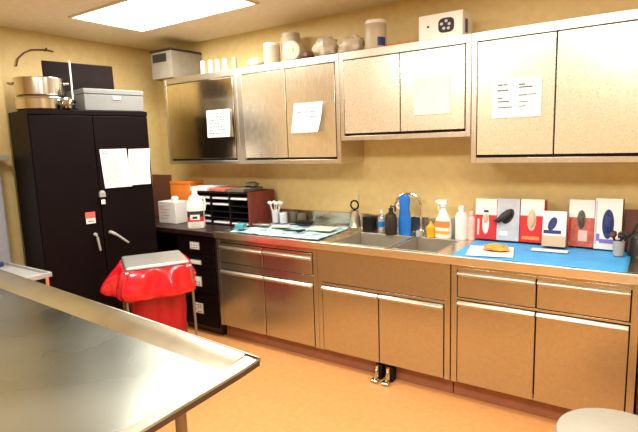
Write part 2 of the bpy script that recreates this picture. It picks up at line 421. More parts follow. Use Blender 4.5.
# cable on the wall
pts = [(-4.36, 2.10, 2.30), (-4.36, 2.12, 2.36), (-4.36, 2.17, 2.41), (-4.36, 2.23, 2.445), (-4.36, 2.30, 2.455), (-4.36, 2.36, 2.462), (-4.36, 2.42, 2.455)]
cb = thing('wall_cable', 'thin brown cable looped on the wall above the locker', 'cable', (-4.36, 2.10, 2.30))
MB().tube([Vector(p) - Vector(pts[0]) for p in pts], .006, 8).build('cable', cb, 'brownwood')
MB().tube([(-.014, .255, .16), (.012, .255, .16), (.012, .255, .175)], .010, 8).build('hook', cb, 'brownwood')

# ------------------------------------------------------------------ red bag hamper
hx, hy, hz = -2.87, 2.154, .85
HR = math.radians(59)
hs = thing('hamper_stand', 'tubular steel bag stand with a grey lid, in front of the locker', 'bag stand', (hx, hy, 0), HR)
a = .205
q = MB()
T = Matrix.Translation((0, 0, hz - .022)) @ Matrix.Rotation(-.0, 4, 'X')
q.box(-a, a, -a, a, -.012, .016, T)
q.build('lid', hs, 'lidgrey', bevel=.014, seg=3)
for sx, sy in ((-1, -1), (1, -1), (1, 1), (-1, 1)):
    MB().tube([(sx * (a + .004), sy * (a + .004), hz - .05), (sx * (a + .012), sy * (a + .012), .06), (sx * (a + .014), sy * (a + .014), .012)], .009).build('leg', hs, 'steelleg')
ring = [(-a - .004, -a - .004), (a + .004, -a - .004), (a + .004, a + .004), (-a - .004, a + .004)]
for z, nm in ((hz - .045, 'top_rail'), (.14, 'bottom_rail')):
    q = MB()
    for i in range(4): q.tube([ring[i] + (z,), ring[(i + 1) % 4] + (z,)], .010)
    q.build(nm, hs, 'steelleg')
# the bag: cuff folded outside over the rail, sack hanging inside
def rr(a, n, z, out, amp, seed, skew=0):
    pts = []
    for i in range(n):
        th = 2 * PI * i / n; cx, cy = math.cos(th), math.sin(th)
        k = (abs(cx) ** 6 + abs(cy) ** 6) ** (-1 / 6)
        f = a * min(k, 1.27) + out
        f += amp * (1.6 * noise.noise(Vector((cx * 1.9, cy * 1.9, seed))) + .9 * noise.noise(Vector((cx * 4.5, cy * 4.5, z * 9 + seed))) + .35 * math.sin(th * 9 + 3 * noise.noise(Vector((cx * 2, cy * 2, seed + z)))))
        w_ = max(0, math.cos(th - math.radians(158))) ** 4      # film pulled out over one corner
        f += skew * w_
        pts.append(Vector((cx * f, cy * f, z - .03 * (skew / .1) * w_ * .6)))
    return pts
bg = thing('red_bag', 'bright red plastic bag hanging over the stand by the locker', 'bag', (hx, hy, 0), HR)
q = MB().use('redbag'); n = 96
R = [rr(a - .012, n, hz - .050, 0, .0, 1)]
for z, out, amp, sk in ((-.030, .020, .0, 0), (-.045, .028, .005, .01), (-.065, .034, .012, .02), (-.09, .040, .018, .035), (-.12, .046, .024, .05), (-.15, .050, .030, .065), (-.18, .052, .032, .08), (-.205, .048, .030, .09), (-.222, .034, .026, .09), (-.21, .015, .016, .08)):
    R.append(rr(a, n, hz + z, out, amp, 2, sk))
q.rings(R, caps=False).build('cuff', bg, solid=.003, ang=80)
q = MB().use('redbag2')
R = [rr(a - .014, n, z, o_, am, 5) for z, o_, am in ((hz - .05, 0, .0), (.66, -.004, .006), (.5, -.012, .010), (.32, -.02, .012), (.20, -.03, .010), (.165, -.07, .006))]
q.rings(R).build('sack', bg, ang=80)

# ------------------------------------------------------------------ steel table in front
C0, C1 = Vector((-1.069, 1.179, .90)), Vector((-3.70, 1.378, .90))         # raised far edge
E1 = Vector((-.985, .42, .868))                                             # the end runs on past the picture
tb = thing('steel_table', 'large steel table with a raised rolled edge, nearest thing in view', 'table', (-2.3, .85, 0))
O = Vector((-2.3, .85, 0))
def tl(p): return Vector(p) - O
F0, F1 = Vector((-1.142, 1.098, .866)), Vector((-3.72, 1.262, .860))        # foot of the sloped edge
N0, N1 = Vector((-1.142, .38, .857)), Vector((-3.72, .58, .852))
q = MB().use('pan')
nu, nv = 24, 10
def pan_f(u, v):
    p = (F0.lerp(F1, u)).lerp(N0.lerp(N1, u), v)
    p.z += -.010 * math.sin(PI * v) * min(1, u * 5)
    return tl(p)
q.grid(pan_f, nu, nv).build('pan', tb)
q = MB().use('tablesteel')
S0 = C0.lerp(C1, .023)
def slope_f(u, v):
    p = S0.lerp(C1, u).lerp(F0.lerp(F1, u), v); p.z += .004 * math.sin(PI * v)
    return tl(p)
q.grid(slope_f, nu, 4).build('sloped_edge', tb)
d = (C1 - C0).normalized(); nrm = Vector((-d.y, d.x, 0)); nrm = nrm if nrm.y > 0 else -nrm
# rolled far edge: an open hollow curl
R = []
for t_ in (0, 1):
    base = tl(C0.lerp(C1, t_)); ring_ = []
    for i in range(15):
        an = PI * .5 - i / 14 * PI * 1.6
        ring_.append(base + nrm * (.011 * math.cos(an) + .0) + Vector((0, 0, -.009 + .011 * math.sin(an))))
    R.append(ring_)
q = MB().use('tablesteel'); q.rings(R, closed=False, caps=False); q.build('rolled_edge', tb, solid=.003, ang=60)
# end rim: flat band with a turned-down lip, its shade put into the dark colour
path = [(-1.070, 1.183, .896), (-1.078, 1.10, .885), (-1.085, .9, .876), (-1.088, .7, .870), (-1.088, .38, .864)]
inn = [(-1.122, 1.180, .896), (-1.136, 1.10, .878), (-1.137, .9, .871), (-1.138, .7, .867), (-1.138, .38, .861)]
def strip(q, A, B): q.rings([[tl(a_), tl(b_)] for a_, b_ in zip(A, B)], closed=False, caps=False)
q = MB().use('tablesteel'); strip(q, path, inn); strip(q, inn, [(x - .001, y, z - .012) for x, y, z in inn]); q.build('end_rim', tb, ang=30)
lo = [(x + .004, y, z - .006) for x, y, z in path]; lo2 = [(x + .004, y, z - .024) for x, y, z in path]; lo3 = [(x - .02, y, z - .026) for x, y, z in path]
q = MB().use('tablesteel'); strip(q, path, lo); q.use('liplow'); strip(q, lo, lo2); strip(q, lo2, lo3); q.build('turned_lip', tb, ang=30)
q = MB().use('tablesteel')
for pa, pb in (((-1.25, .98), (-3.5, 1.11)), ((-1.25, .50), (-3.5, .66)), ((-1.25, .98), (-1.25, .50)), ((-3.5, 1.11), (-3.5, .66))):
    q.tube([tl((*pa, .80)), tl((*pb, .80))], .016, 8)
q.build('under_frame', tb)
for x, y in ((-1.245, .985), (-1.245, .505), (-3.5, 1.11), (-3.5, .66)):
    lg = MB().use('steelleg').tube([tl((x, y, .835)), tl((x, y, .03))], .019, 14).build('leg', tb)
    MB().lathe([(.024, 0.0), (.024, .02), (.019, .035)], tl((x, y, 0)), n=14).build('foot', lg, 'black')

# ------------------------------------------------------------------ steel cart between table and locker
ct = thing('utility_cart', 'small steel cart with a pale top edge beyond the table, beside the locker', 'cart', (-3.60, 1.545, 0))
q = MB().use('grey').box(-.45, .38, -.075, .065, .80, .815)
for a_ in ((-.455, .385, -.085, -.073), (-.455, .385, .063, .075), (-.455, -.443, -.073, .063), (.373, .385, -.073, .063)): q.box(*a_, .80, .832)
q.build('tray', ct, bevel=.004)
MB().box(-.45, .38, -.075, .065, .28, .295).build('shelf', ct, 'steeltop', bevel=.003)
for x, y in ((-.44, -.06), (.365, -.06), (.365, .05), (-.44, .05)):
    lg = MB().tube([(x, y, .80), (x, y, .085)], .011).build('leg', ct, 'chrome')
    MB().lathe([(.036, -.011), (.036, .011)], n=18, T=Matrix.Translation((x, y, .038)) @ Matrix.Rotation(PI / 2, 4, 'X')).build('caster', lg, 'black')
o = MB().use('navy').box(-.05, .06, -.03, .03, 0, .03).build('box', loc=(-3.83, 1.545, .818), bevel=.005)
tag(o, 'small dark blue box lying on the steel cart', 'box')

# tall pale cabinet against the wall at the picture's edge
sc = thing('storage_cabinet', 'narrow pale blue grey cabinet with an overhanging top against the wall', 'cabinet', (-4.1, 1.37, 0))
MB().box(-.14, .0, 0, .40, .002, 1.545).build('cabinet_body', sc, 'bluegrey', bevel=.004)
MB().box(-.145, .05, -.03, .45, 1.549, 1.586).build('cabinet_top', sc, 'grey', bevel=.006)
MB().box(.001, .012, .012, .388, .05, 1.53).build('door', sc, 'bluegrey', bevel=.003)

# ------------------------------------------------------------------ stool in the near corner
st = thing('stool', 'round pale vinyl stool seat in front of the blue pad cabinet', 'stool', (-.045, 1.775, 0))
MB().lathe([(.0, .555), (.16, .555), (.19, .57), (.199, .595), (.191, .618), (.16, .626), (.0, .630)], n=40).build('seat', st, 'stool')
MB().lathe([(.194, .565), (.2005, .58), (.2005, .592)], n=40).build('band', st, 'chrome')
MB().lathe([(.026, .08), (.026, .36), (.018, .362), (.018, .555)], n=16).build('column', st, 'chrome')
for k in range(5):
    an = 2 * PI * k / 5 + .3; c_, s_ = math.cos(an), math.sin(an)
    lg = MB().tube([(.02 * c_, .02 * s_, .11), (.24 * c_, .24 * s_, .075)], [.02, .014]).build('leg', st, 'chrome')
    MB().lathe([(.028, -.012), (.028, .012)], n=16, T=Matrix.Translation((.24 * c_, .24 * s_, .030)) @ Matrix.Rotation(an, 4, 'Z') @ Matrix.Rotation(PI / 2, 4, 'X')).build('caster', lg, 'black')

# ------------------------------------------------------------------ on top of the wall cabinets
ZT = 2.234
bx = thing('storage_box', 'worn grey cardboard box with a dark lid overhanging the cabinet end', 'box', (-3.965, 3.115, ZT))
MB().box(.004, .286, .004, .366, .0, .24).build('box_body', bx, 'card', bevel=.004)
MB().box(0, .29, 0, .37, .241, .262).build('lid', bx, 'bowlblack', bevel=.004)
q = MB().use('bowlblack').box(.03, .22, .0005, .0035, .15, .222).use('grey').build('print', bx)
xs = [-3.358, -3.262, -3.178, -3.089, -2.98]
for i, x in enumerate(xs):
    o = MB().use('offwhite' if i == 4 else 'white').lathe([(.004, .0), (.019, 0), (.021, .004), (.021, .108 - .003 * i), (.018, .112 - .003 * i), (.008, .112 - .003 * i), (.007, .06), (.0, .06)], n=24).build('paper_roll', loc=(x, YU + .045, ZT))
    tag(o, ['small white roll on the wall cabinet, next to the grey box', 'small white roll on the wall cabinet, second from the grey box', 'small white roll on the wall cabinet, third from the grey box', 'small white roll on the wall cabinet, fourth from the grey box', 'beige roll ending the line of small white rolls'][i], 'roll', 'rolls on the wall cabinet')
def jar(name, label, cat, x, y, r, h, m, lid=None, z=ZT, group=None, lidh=.025):
    t = thing(name, label, cat, (x, y, z), 0, group)
    MB().lathe([(.0, 0), (r * .95, 0), (r, .006), (r, h * .86), (r * .93, h * .9), (r * .93, h - lidh), (0, h - lidh)], n=28).build('jar_body', t, m)
    MB().lathe([(r * .97, h - lidh + .001), (r * .97, h - .003), (r * .9, h), (0, h)], n=28).build('lid', t, lid or m)
    return t
o = blob(MB().use('film'), (0, 0, .040), (.075, .06, .041), seed=9, amp=.25).build('plastic_bag', loc=(-2.80, YU + .10, ZT)); tag(o, 'small low white bag lying beside the beige jar on the cabinet', 'plastic bag')
jar('jar', 'tall off white jar standing behind the gap between the two cabinets', 'jar', -2.635, YU + .12, .068, .175, 'offwhite', 'white')
jar('jar', 'tall beige jar behind the round white bundle on the wall cabinet', 'jar', -2.50, YU + .20, .078, .245, 'offwhite', 'offwhite')
rb = thing('wrapped_roll', 'round white bundle leaning in front of the tall beige jar', 'roll', (-2.385, YU + .075, ZT + .078))
MB().lathe([(.0, -.05), (.03, -.05), (.07, -.045), (.078, -.03), (.078, .03), (.07, .045), (.03, .05), (.0, .04)], n=28, T=Matrix.Rotation(PI / 2, 4, 'X') @ Matrix.Rotation(.25, 4, 'Y')).build('roll_body', rb, 'film')
MB().lathe([(.022, .0), (.022, .006), (0, .006)], n=16, T=Matrix.Rotation(PI / 2, 4, 'X') @ Matrix.Rotation(.25, 4, 'Y') @ Matrix.Translation((0, 0, .046))).build('core', rb, 'offwhite')
o = blob(MB().use('brownwood'), (0, 0, .026), (.05, .045, .027), seed=5, amp=.3).build('cloth_bundle', loc=(-2.235, YU + .055, ZT)); tag(o, 'small crumpled brown bundle at the cabinet edge beside the round white bundle', 'bundle')
def film_bag(label, x, y, r, seed):
    t = thing('plastic_bag', label, 'plastic bag', (x, y, ZT))
    blob(MB().use('film'), (0, 0, r[2]), r, 24, seed, amp=.45).build('bag_body', t, ang=70)
    blob(MB().use('film'), (r[0] * .35, 0, r[2] * 1.85), (r[0] * .32, r[1] * .32, r[2] * .38), 14, seed + 2, amp=.4).build('knot', t, ang=70)
film_bag('large crumpled clear bag on the cabinet, nearer the round white bundle', -2.11, YU + .12, (.090, .08, .075), 11)
film_bag('low crumpled clear bag on the cabinet, beside the white tub', -1.885, YU + .12, (.090, .075, .062), 21)
tb2 = jar('tub', 'white tub with a small dark label on the short wall cabinet', 'tub', -1.675, YU + .09, .075, .195, 'offwhite', 'white')
q = MB().use('navy').rings([[Vector((.0765 * math.cos(t), .0765 * math.sin(t), z)) for t in [(-.95 + .85 * k / 8) for k in range(9)]] for z in (.018, .075)], closed=False, caps=False).build('sticker', tb2); q['label'] = 'dark blue label'
o = MB().use('brownwood').tube([(0, 0, 0), (.15, .02, 0), (.30, .05, 0)], .010).build('wooden_stick', loc=(-1.62, YU + .10, ZT + .0105)); 
o.location = (-1.58, YU + .07, ZT + .0115)
o.data.materials.clear(); o.data.materials.append(M['orange']); tag(o, 'thin brown stick lying on the cabinet between tub and white carton', 'stick')
wb = thing('carton', 'white carton with a dark picture on its front, atop the short cabinet', 'carton', (-1.335, YU + .04, ZT))
MB().box(0, .29, 0, .20, 0, .158).build('carton_body', wb, 'white', bevel=.003)
q = MB().use('oval')
q.prism([(.145 + .052 * math.copysign(abs(math.cos(t)) ** .6, math.cos(t)) + .04, -.0006, .08 + .045 * math.copysign(abs(math.sin(t)) ** .6, math.sin(t))) for t in [2 * PI * i / 28 for i in range(28)]], (0, -.0012, 0))
q.use('bluecard')
for xx, zz in ((.155, .09), (.185, .105), (.205, .085), (.17, .062), (.20, .06)): q.prism([(xx + .010 * math.cos(t), -.0018, zz + .009 * math.sin(t)) for t in [2 * PI * i / 12 for i in range(12)]], (0, -.001, 0))
q.build('picture', wb); q = MB().use('oval').prism([(.065 + .008 * math.cos(t), -.0006, .085 + .008 * math.sin(t)) for t in [2 * PI * i / 12 for i in range(12)]], (0, -.001, 0))
q.build('emblem', wb)
MB().use('navy').box(.2905, .2915, .05, .10, .03, .115).build('side_label', wb)

# ------------------------------------------------------------------ on the desk
def oriented(q, name, loc, rz=0, rx=0, **k):
    o = q.build(name, **k); o.matrix_world = Matrix.Translation(loc) @ Matrix.Rotation(rz, 4, 'Z') @ Matrix.Rotation(rx, 4, 'X'); return o
o = oriented(MB().use('brownwood').box(0, .28, 0, .016, 0, .43), 'wooden_board', (-4.22, 3.20, ZK + .001), rx=-.05, bevel=.003); tag(o, 'dark reddish brown board propped on the desk behind the orange box', 'board')
ob = thing('orange_box', 'bright orange cardboard box behind the white carton on the desk', 'box', (-3.93, 3.20, ZK))
MB().box(0, .28, 0, .18, .001, .34).build('box_body', ob, 'orange', bevel=.003)
MB().box(-.002, .282, -.002, .182, .341, .37).build('lid', ob, 'orange', bevel=.003)
wc = thing('white_carton', 'white carton with faint print on the desk by the locker', 'carton', (-3.85, 2.98, ZK), .0)
MB().box(0, .24, 0, .15, .001, .20).build('carton_body', wc, 'white', bevel=.003)
q = MB().use('palepink')
for k in range(5): q.box(.03, .03 + random.uniform(.05, .17), -.0012, -.0002, .04 + .028 * k, .05 + .028 * k)
q.build('print', wc)
o = MB().use('white').lathe([(.0, 0), (.03, 0), (.034, .03), (.02, .045), (0, .045)], n=18).build('ointment_jar', loc=(-3.68, 3.04, ZK + .203)); 
tag(o, 'tiny white jar resting on the white carton', 'jar')
# big dispenser bottle
bt = thing('disinfectant_jug', 'big white jug with a red and black label on the desk edge', 'jug', (-3.27, 2.915, ZK), .7)
R = []
for z, sx, sy in ((0, .070, .046), (.006, .075, .050), (.10, .075, .050), (.17, .075, .05), (.22, .070, .048), (.265, .050, .040), (.29, .024, .024), (.30, .022, .022)):
    R.append([Vector((sx * math.copysign(abs(math.cos(t)) ** .7, math.cos(t)), sy * math.copysign(abs(math.sin(t)) ** .7, math.sin(t)), z)) for t in [2 * PI * i / 32 for i in range(32)]])
MB().use('white').rings(R).build('jug_body', bt)
MB().lathe([(.026, .301), (.026, .33), (.020, .334), (0, .334)], n=20).build('cap', bt, 'white')
MB().tube([(.045, 0, .262), (.078, 0, .25), (.085, 0, .20), (.074, 0, .15)], .010).build('handle', bt, 'white')
q = MB().use('oval')
def lab(q, t0, t1, z0, z1, e):
    ts = [t0 + (t1 - t0) * k / 10 for k in range(11)]
    q.rings([[Vector(((.075 + e) * math.copysign(abs(math.cos(t)) ** .7, math.cos(t)), (.050 + e) * math.copysign(abs(math.sin(t)) ** .7, math.sin(t)), z)) for t in ts] for z in (z0, z1)], closed=False, caps=False)
lab(q, -2.6, -.5, .10, .150, .001); q.use('red'); lab(q, -2.6, -.5, .06, .10, .001); q.use('paper'); lab(q, -2.0, -1.2, .075, .12, .002); q.use('oval'); lab(q, -1.75, -1.45, .085, .105, .003)
q.build('product_label', bt)
# literature sorter
og = thing('paper_sorter', 'black paper sorter with red brown ends and sheets in its slots', 'paper sorter', (-3.515, 3.10, ZK + .001))
W, D, H = .70, .34, .295
MB().box(W - .018, W, 0, D, .001, H).build('end_panel', og, 'redwood', bevel=.002)
MB().box(0, .018, 0, D, .001, H).build('end_panel', og, 'redwood', bevel=.002)
q = MB().use('black').box(.018, W - .018, D - .01, D, .001, H).box(.018, W - .018, .0, D - .01, H - .014, H)
for k in range(1, 3): q.box(k * W / 3 - .006, k * W / 3 + .006, .004, D - .01, .012, H - .014)
q.box(.018, W - .018, 0, D - .01, .001, .012); q.build('carcass', og)
for k in range(1, 5):
    z = .012 + k * (H - .026) / 5
    MB().use('black').box(.018, W - .018, .006, D - .012, z - .003, z + .003).build('shelf', og)
for k in range(5):
    for c3 in range(3):
        if random.random() < .78:
            z = .012 + k * (H - .026) / 5 + .0035; x0 = .018 + c3 * (W - .036) / 3 + .012 
            hh = random.uniform(.008, .018)
            o = MB().use('paper').box(0, .19, 0, .25, 0, hh).build('paper_stack', loc=(-3.515 + x0, 3.10 + .012, ZK + .001 + z))
            tag(o, 'white sheets lying in slot %s from the base, %s column of the black sorter' % (['one', 'two', 'three', 'four', 'five'][k], ['locker side', 'middle', 'worktop side'][c3]), 'paper stack', 'paper stacks in the sorter')
zt2 = ZK + H + .002
def flat(name, label, cat, x, y, w, d, h, m, rz=0, z=zt2, group=None):
    o = oriented(MB().use(m).box(-w / 2, w / 2, -d / 2, d / 2, 0, h), name, (x, y, z), rz, bevel=min(.002, h / 3)); return tag(o, label, cat, group)
flat('paper_stack', 'thick white paper pile atop the sorter', 'paper stack', -3.44, 3.25, .21, .28, .035, 'paper', .05)
flat('paper_stack', 'white and red topped paper pile atop the sorter beside the white pile', 'paper stack', -3.20, 3.25, .21, .26, .022, 'redpale', -.08)
flat('folder', 'olive green folder atop the sorter near its red brown end', 'folder', -2.99, 3.24, .20, .27, .028, 'olive', .06)
o = blob(MB().use('olive'), (0, 0, .022), (.06, .06, .022), seed=4, amp=.5).build('cloth_bundle', loc=(-2.95, 3.30, zt2 + .029)); tag(o, 'dark crumpled bundle on the olive folder atop the sorter', 'bundle')

# ------------------------------------------------------------------ pale drape and tools on the far part of the worktop
def drape_f(u, v):
    x = -2.835 + .10 * v + u * (.865 - .10 * v); y = 2.865 + v * .53
    if u > .85: x -= (u - .85) * .3 * v
    z = .004 + .012 * max(0, noise.noise(Vector((x * 6, y * 6, 0)))) + .010 * max(0, noise.noise(Vector((x * 15, y * 11, 3))))
    return Vector((x, y, ZK + z + .003))
o = MB().use('drape').grid(drape_f, 48, 26).build('drape', solid=.002, ang=60); tag(o, 'rumpled pale blue sheet spread on the worktop with tools on it', 'sheet')
ZD = ZK + .026
def can(name, label, cat, x, y, r, h, m, z=ZK + .008, group=None):
    o = MB().use(m).lathe([(0, 0), (r * .92, 0), (r, .006), (r, h - .012), (r * .9, h), (r * .82, h), (r * .82, h * .55), (0, h * .55)], n=24).build(name, loc=(x, y, z)); return tag(o, label, cat, group)
cp = thing('cup', 'pale cup with brushes and a spread of white tips near the sorter', 'cup', (-2.70, 3.30, ZD))
MB().lathe([(0, 0), (.030, 0), (.034, .11), (.030, .11), (.027, .01), (0, .01)], n=22).build('cup_body', cp, 'bluecard')
for k in range(6):
    an = k * 1.05 + .2
    h = MB().tube([(.01 * math.cos(an), .01 * math.sin(an), .012), (.055 * math.cos(an), .04 * math.sin(an), .165)], .004, 6).build('brush_handle', cp, 'white')
    blob(MB().use('white'), (.057 * math.cos(an), .042 * math.sin(an), .168), (.018, .018, .014), 10, k).build('brush_tip', h)
can('canister', 'dull grey canister beside the pale cup of brushes', 'canister', -2.615, 3.30, .034, .09, 'bluecard', ZD)
can('jar', 'small dark olive jar under the upstand, nearer the pale cup', 'jar', -2.60, 3.42, .042, .085, 'olive', ZD)
can('jar', 'small dark olive jar under the upstand, nearer the sink', 'jar', -2.51, 3.42, .042, .075, 'olive', ZD)
def forceps(label, x, y, rz, L=.16, m='black'):
    t = thing('scissors', label, 'scissors', (x, y, ZD), rz)
    for s in (-1, 1):
        MB().tube([(-.02, -s * .006, .006), (.02, 0, .006), (L * .6, s * .012, .006), (L * .75, s * .02, .006)], [.003, .006, .006, .005], 8).build('blade', t, m)
        MB().tube(arc((L * .75 + .02, s * .028, .006), .020, 0, 2 * PI, 16, (1, 0, 0), (0, 1, 0)), .005, 8).build('handle', t, m)
forceps('dark scissors lying on the pale drape, nearer the upstand', -2.47, 3.23, .3)
forceps('dark scissors lying on the pale drape, nearer the front edge', -2.36, 2.99, .15)
flat('notepad', 'dark folded pad on the pale drape between the scissors', 'pad', -2.42, 3.33, .13, .08, .022, 'black', .2, ZD)
flat('leaflet', 'pale green leaflet on the drape beside the sink', 'leaflet', -2.14, 3.17, .22, .16, .003, 'palegreen', .15, ZD)
flat('leaflet', 'pale pink leaflet on the drape by the cup', 'leaflet', -2.52, 3.13, .16, .09, .003, 'palepink', .3, ZD)
flat('instrument_case', 'small dark case with teal lid at the drape corner by the desk', 'case', -2.775, 2.94, .07, .10, .035, 'teal', .4, ZD)
flat('tray', 'shallow steel tray on the drape in front of the pale cup', 'tray', -2.72, 3.16, .16, .11, .014, 'steeltop', .1, ZD)

# ------------------------------------------------------------------ round the sink
dj = thing('tool_cup', 'grey steel cup of tools with a dark ring handle by the sink corner', 'cup', (-1.955, 3.375, ZK + .024))
MB().lathe([(0, 0), (.044, 0), (.046, .004), (.034, .13), (.030, .13), (.036, .008), (0, .008)], n=24).build('cup_body', dj, 'steelframe')
MB().tube(arc((0, -.002, .175), .034, 0, 2 * PI, 20), .007, 8).build('ring_handle', dj, 'black')
MB().tube([(0, 0, .01), (0, -.002, .142)], .007, 8).build('shaft', dj, 'black')
MB().tube([(.01, 0, .01), (.040, .005, .26)], .0035, 6).build('rod', dj, 'grey')
flat('sponge_holder', 'small black holder against the upstand beside the tool cup', 'holder', -1.865, 3.435, .085, .05, .10, 'black', 0, ZK + .001)
pb = thing('spray_bottle', 'small clear bottle with a blue label beside the black bottle', 'bottle', (-1.735, 3.41, ZK + .001))
MB().lathe([(0, 0), (.03, 0), (.031, .10), (.014, .125), (.012, .135), (0, .135)], n=20).build('bottle_body', pb, 'glassy')
MB().lathe([(.013, .136), (.013, .165), (0, .167)], n=14).build('cap', pb, 'white')
MB().lathe([(.0318, .035), (.0318, .075)], n=20).build('product_label', pb, 'blue')
bb = thing('pump_bottle', 'black bottle standing close beside the tall blue scrubber', 'bottle', (-1.612, 3.315, ZK + .001))
MB().lathe([(0, 0), (.043, 0), (.046, .006), (.046, .12), (.038, .15), (.018, .165), (.016, .18), (0, .18)], n=24).build('bottle_body', bb, 'bowlblack')
q = MB().lathe([(.018, .181), (.018, .195), (.006, .20), (.006, .215), (0, .216)], n=16).tube([(0, 0, .212), (.03, -.012, .212), (.034, -.014, .205)], .006, 8); q.build('pump', bb, 'bowlblack')
# tall blue scrubber
bs = thing('scrubber', 'tall bright blue long scrubber standing by the tap', 'scrubber', (-1.515, 3.345, ZK + .001))
q = MB().use('blue')
R = [[Vector((sx * math.cos(2 * PI * i / 24) * 1 + ox_, .022 * math.sin(2 * PI * i / 24), z)) for i in range(24)] for z, sx, ox_ in ((0, .046, 0), (.01, .050, 0), (.12, .050, 0), (.165, .042, .0), (.20, .036, 0), (.24, .044, 0), (.275, .042, 0), (.296, .028, 0), (.30, .012, 0))]
q.rings(R).build('scrubber_body', bs)
q = MB().use('white'); 
q.tube(arc((-.034, -.022, .215), .018, -PI / 2, PI / 2, 8, (-1, 0, 0), (0, 0, 1)), .006, 8); q.build('grip', bs)
# gooseneck tap
fc = thing('faucet', 'chrome gooseneck tap arching behind the blue scrubber', 'tap', (-1.415, 3.415, ZK + .001))
MB().lathe([(0, 0), (.030, 0), (.030, .012), (.016, .03), (.014, .06)], n=20).build('base', fc, 'chrome')
pts = [(0, 0, .05), (0, 0, .19)] + arc((-.095, -.02, .205), .095, 0, PI, 16, (1, .2, 0), (0, 0, 1)) + [(-.19, -.04, .16)]
MB().tube(pts, .010).build('spout', fc, 'chrome')
for x_ in (-.165, .055):
    h = MB().lathe([(.022, .0), (.022, .01), (.014, .02), (.014, .05), (0, .055)], (x_, 0.02, 0), n=16).build('valve', fc, 'chrome')
    MB().tube([(x_, .02, .05), (x_ + .02, -.03, .066)], [.007, .005], 8).build('lever', h, 'chrome')
o = can('canister', 'small grey canister beside the tap base and yellow bottle', 'canister', -1.385, 3.31, .026, .045, 'grey', ZK + .001)
# trigger spray bottle
sp = thing('spray_bottle', 'white trigger spray bottle with an orange label behind the sink', 'spray bottle', (-1.225, 3.355, ZK + .001))
R = [[Vector((sx * math.cos(2 * PI * i / 28), sx * .62 * math.sin(2 * PI * i / 28), z)) for i in range(28)] for z, sx in ((0, .056), (.008, .06), (.09, .06), (.135, .052), (.175, .030), (.20, .020), (.215, .018))]
MB().use('white').rings(R).build('bottle_body', sp)
q = MB().use('orangeink')
q.rings([[Vector((.0612 * math.cos(t), .0612 * .625 * math.sin(t), z)) for t in [-2.7 + 2.2 * k / 12 for k in range(13)]] for z in (.075, .12)], closed=False, caps=False)
q.use('yellow').rings([[Vector((.0612 * math.cos(t), .0612 * .625 * math.sin(t), z)) for t in [-2.7 + 2.2 * k / 12 for k in range(13)]] for z in (.03, .05)], closed=False, caps=False)
q.build('product_label', sp)
hd = MB().use('white').box(-.045, .030, -.014, .014, .232, .268).lathe([(.020, .214), (.020, .234)], n=18).box(-.058, -.045, -.008, .008, .246, .262).build('spray_head', sp, bevel=.005)
MB().use('white').tube([(-.028, 0, .234), (-.036, 0, .21), (-.032, 0, .185)], [.007, .006, .004], 8).build('trigger', hd)
yb = thing('squeeze_bottle', 'small yellow bottle beside the white trigger spray bottle', 'bottle', (-1.315, 3.35, ZK + .001))
MB().lathe([(0, 0), (.030, 0), (.032, .006), (.032, .07), (.012, .09), (0, .09)], n=20).build('bottle_body', yb, 'yellow')
MB().lathe([(.012, .091), (.005, .112), (0, .113)], n=14).build('nozzle', yb, 'yellow')
def bottle(label, x, y, r, h, m, capm):
    t = thing('bottle', label, 'bottle', (x, y, ZK + .001))
    MB().lathe([(0, 0), (r * .95, 0), (r, .006), (r, h * .68), (r * .8, h * .78), (r * .45, h * .83), (r * .45, h * .86), (0, h * .86)], n=24).build('bottle_body', t, m)
    MB().lathe([(r * .55, h * .861), (r * .5, h * .97), (r * .3, h), (0, h)], n=18).build('cap', t, capm)
    return t
bottle('tall plain white bottle between the spray bottle and the glove boxes', -1.095, 3.355, .042, .232, 'white', 'white')
bottle('pale pink bottle against the first red glove box', -1.030, 3.37, .032, .195, 'palepink', 'palepink')
flat('soap_dispenser', 'dark block behind the bottles by the upstand', 'dispenser', -1.165, 3.445, .05, .04, .13, 'grey', 0, ZK + .001)

# ------------------------------------------------------------------ blue pad, glove boxes
def pad_f(u, v):
    x = -.985 + u * .895 + .0 * v; y = 2.835 + v * .50
    z = .003 + .004 * max(0, noise.noise(Vector((x * 7, y * 7, 5))))
    return Vector((x, y, ZK + z + .002))
o = MB().use('bluemat').grid(pad_f, 40, 24).build('absorbent_pad', solid=.002, ang=60); tag(o, 'bright blue absorbent pad covering the worktop under the glove boxes', 'pad')
ZP = ZK + .0115
def glove_box(label, x, y, w, h, d, rz, tilt, top, bottom, split, hole, extra=None, side=None, hx_=.5, hz_=.52, hw=.17, hh=.22, hrot=0):
    t = thing('glove_box', label, 'glove box', (x, y, ZP), rz, 'glove boxes standing on the blue pad')
    t.rotation_euler = (tilt, 0, rz); t.location.z += d * math.sin(-tilt) * .0 + d * math.sin(abs(tilt))
    q = MB().use(bottom).box(-w / 2, w / 2, 0, d, 0, h * split)
    q.use(top).box(-w / 2, w / 2, 0, d, h * split, h)
    if side: q.use(side).box(w / 2, w / 2 + .001, .002, d - .002, .004, h - .004).box(-w / 2 - .001, -w / 2, .002, d - .002, .004, h - .004)
    b_ = q.build('box_body', t)
    q = MB().use(hole)
    cx, cz = (hx_ - .5) * w, hz_ * h
    el = []
    for i in range(28):
        a_ = 2 * PI * i / 28; ex, ez = hw * w * math.cos(a_), hh * h * math.sin(a_)
        el.append((cx + ex * math.cos(hrot) - ez * math.sin(hrot), -.0005, cz + ex * math.sin(hrot) + ez * math.cos(hrot)))
    q.prism(el, (0, -.0012, 0)).build('opening', t)
    if extra: extra(t, w, h, cx, cz)
    return t
def glove(m, r=(.02, .022, .045), dz=.0, seed=1):
    def fn(t, w, h, cx, cz):
        blob(MB().use(m), (cx, -.006, cz + dz), r, 14, seed, amp=.6).build('glove', t)
    return fn
